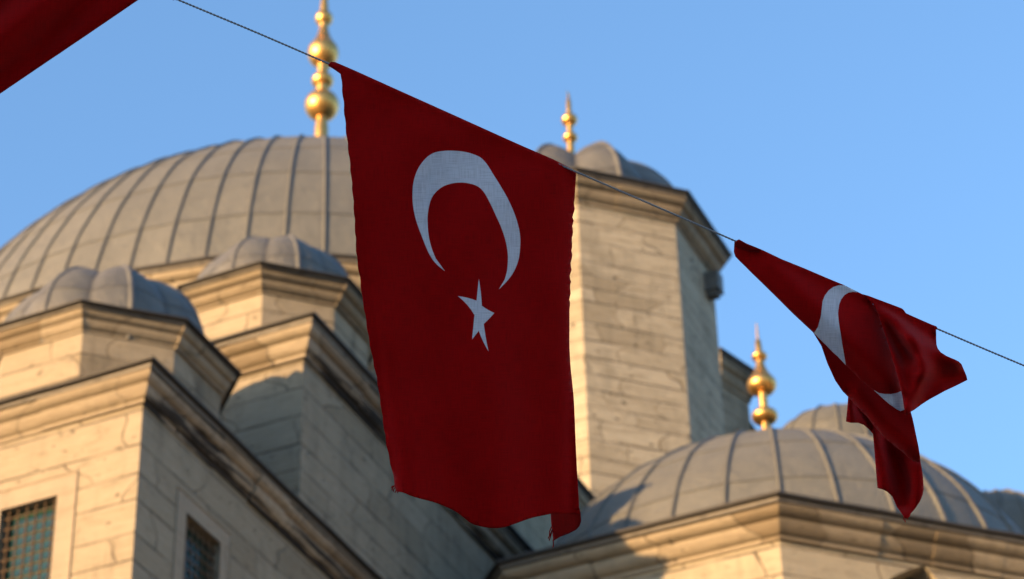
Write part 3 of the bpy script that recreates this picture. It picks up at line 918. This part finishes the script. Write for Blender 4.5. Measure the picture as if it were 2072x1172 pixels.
B_left = b([(255, 138), (340, 215), (380, 300), (420, 410), (455, 520), (490, 640), (525, 760), (550, 860), (570, 940), (585, 1040)])
def dB(x, y):
    p = (x, y); v = y - (488 + (x - 1490) * .4375)
    d = rope_d(x) - .004 - .13 * (1 - math.exp(-max(0, v) / 75)) - max(0, v) / FPX * 6 * .15
    k0 = d
    d += gz(p, b([(340, 230), (430, 370), (520, 520), (600, 640), (690, 720)]), .055, 14)      # deep valley
    d += gz(p, b([(300, 160), (420, 260), (560, 390), (640, 490), (700, 640), (730, 720)]), -.06, 19)    # ridge that runs down the middle
    d += gz(p, b([(470, 230), (600, 330), (700, 420), (800, 500)]), .035, 15)
    d += gz(p, b([(640, 470), (760, 530), (870, 600), (990, 660)]), -.04, 18)
    d += gz(p, b([(690, 720), (720, 800), (690, 900), (620, 1030)]), -.055, 20)
    d += gz(p, b([(700, 1000), (770, 900), (860, 830), (1060, 800)]), .05, 24)
    d += gz(p, b([(380, 300), (450, 480), (520, 690), (570, 900)]), -.03, 10)
    d += gz(p, b([(810, 400), (815, 470), (840, 560)]), .02, 8)
    d += .0035 * noise.noise(Vector((x / 22, y / 22, 3.3))) + .012 * math.exp(-line_dist(p, B_left) / 6) * min(1, max(0, v) / 45)
    d = k0 + (d - k0) * min(1, max(0, v) / 18)
    return d - .009 * math.exp(-max(0, v) / 9)
f3.patch(B_out, dB, (), 7)
c_ = lambda p: zc(p, 1690, 780, 4.1864)
S_out = [(1645, 672), (1662, 700), (1674, 735), (1690, 770), (1705, 792)] + c_([(110, 95), (160, 150), (220, 215), (280, 275), (320, 330), (380, 400), (440, 460), (500, 510), (560, 555), (610, 600), (660, 640), (712, 650), (718, 600), (705, 520), (690, 450), (670, 350), (655, 280), (640, 225), (560, 180), (440, 100), (330, 20)]) + [(1740, 750), (1700, 720), (1670, 690)]
S_low = c_([(110, 95), (160, 150), (220, 215), (280, 275), (320, 330), (380, 400), (440, 460), (500, 510), (560, 555), (610, 600), (660, 640), (712, 650)])
def dS(x, y):
    p = (x, y)
    d = rope_d(x) + .06 - (y - 760) / FPX * 6 * .25
    d += .025 * math.exp(-line_dist(p, S_low) / 12) + gz(p, c_([(200, 60), (400, 300), (620, 500)]), -.02, 22)
    return d
f3.patch(S_out, dS, (), 8)
T_out = c_([(316, 300), (318, 400), (330, 520), (340, 640), (350, 760), (360, 870), (400, 880), (440, 900), (485, 940), (505, 985), (525, 1030), (560, 1080), (582, 1112), (590, 1122), (612, 1125), (628, 1115), (640, 1085), (680, 1040), (715, 985), (738, 930), (748, 880), (744, 800), (736, 730), (722, 650), (716, 590), (600, 540), (450, 420)])
def dT(x, y):
    p = (x, y)
    d = rope_d(x) + .13 - (y - 860) / FPX * 6 * .35
    d += gz(p, c_([(420, 430), (500, 640), (560, 800), (600, 1000)]), .05, 17)
    d += gz(p, c_([(360, 420), (400, 640), (420, 860)]), -.03, 14) + gz(p, c_([(700, 700), (690, 900), (600, 1100)]), -.045, 22)
    return d
f3.patch(T_out, dT, (), 7)
U_out = c_([(110, 90), (105, 180), (98, 250), (92, 306), (130, 316), (200, 318), (245, 335), (285, 370), (318, 408), (330, 340), (300, 250), (200, 150)])
def dU(x, y):
    p = (x, y)
    return rope_d(x) + .10 - (y - 830) / FPX * 6 * .5 + gz(p, c_([(200, 180), (260, 260), (310, 380)]), .045, 9) + gz(p, c_([(130, 120), (140, 300)]), -.02, 8)
f3.patch(U_out, dU, (), 6)
dd = dT(1832, 1045)
for p in ([(0, 0), (-1, 6), (0, 10)], [(3, 1), (5, 5)], [(-2, -2), (-4, 3), (-3, 6)]): f3.thread([(1832 + a, 1047 + b_, dd) for a, b_ in p])
f_r = f3.build('flag')
tag(f_r, 'red flag folded and twisted over the rope, its white crescent half hidden in the folds', 'flag', 'flags strung on the rope')

# --- the flag running out of the frame at the upper left
T0 = [(354, -3), (352, 1), (349, 0), (336, -14), (318, -26), (280, 0), (140, 95), (0, 190), (-70, 238), (-160, 296), (-300, 330), (-330, 120), (-300, -276), (-150, -214), (0, -151), (160, -84), (300, -26)]
lowl = [(318, -26), (280, 0), (140, 95), (0, 190), (-160, 296)]
def d1(x, y):
    p = (x, y)
    v = y - (-151 + x * .42)
    d = rope_d(x) - v / FPX * 6 * .15
    t = min(1, max(0, v / 150))
    d += t * gz(p, [(-60, 210), (60, 120), (160, 20), (240, -60)], .035, 24) + t * gz(p, [(-60, 120), (70, 20), (150, -60)], -.03, 30) + t * gz(p, [(-120, 120), (-20, 10), (60, -80)], .04, 30)
    d += .012 * t * math.exp(-line_dist(p, lowl) / 7)
    return d
f1 = Cloth()
f1.patch(T0, d1, (), 11)
f_l = f1.build('flag')
tag(f_l, 'plain dark red stretch of flag cut off by the upper left corner of the photo', 'flag', 'flags strung on the rope')

# --- rope: two twisted strands
pts = [(-420, -327), (-150, -214), (356, -2), (520, 66.5), (667, 130), (690, 140), (1166, 348), (1330, 419), (1490, 489), (1640, 556), (1895, 665), (2072, 740), (2500, 918)]
sp = spline(pts, 40)
P3 = [at(x, y, rope_d(x) + .001) for x, y in sp]
mb = MB()
acc = 0.0; rr, ro = .0015, .0011
for strand in (0, 1):
    rows, uvs = [], []; acc = 0.0
    for i, p in enumerate(P3):
        if i: acc += (p - P3[i - 1]).length
    n_ = int(acc / .003)
    # resample evenly
    cum = [0.0]
    for i in range(1, len(P3)): cum.append(cum[-1] + (P3[i] - P3[i - 1]).length)
    j = 0
    ax = (P3[-1] - P3[0]).normalized(); e = ax.orthogonal().normalized(); g_ = ax.cross(e)
    for q in range(n_ + 1):
        sacc = cum[-1] * q / n_
        while j < len(cum) - 2 and cum[j + 1] < sacc: j += 1
        p = P3[j].lerp(P3[j + 1], (sacc - cum[j]) / max(1e-9, cum[j + 1] - cum[j]))
        ph = sacc / .016 * 2 * math.pi + strand * math.pi
        c = p + (e * math.cos(ph) + g_ * math.sin(ph)) * ro
        rows.append([c + (e * math.cos(2 * math.pi * k / 6) + g_ * math.sin(2 * math.pi * k / 6)) * rr for k in range(7)])
        uvs.append([(k / 6, sacc) for k in range(7)])
    mb.quad_strip(rows, uvs)
rope = mb.build('rope', M_ROPE, None, True, 80)
tag(rope, 'thin grey twisted rope slanting down across the sky and carrying the flags', 'rope')
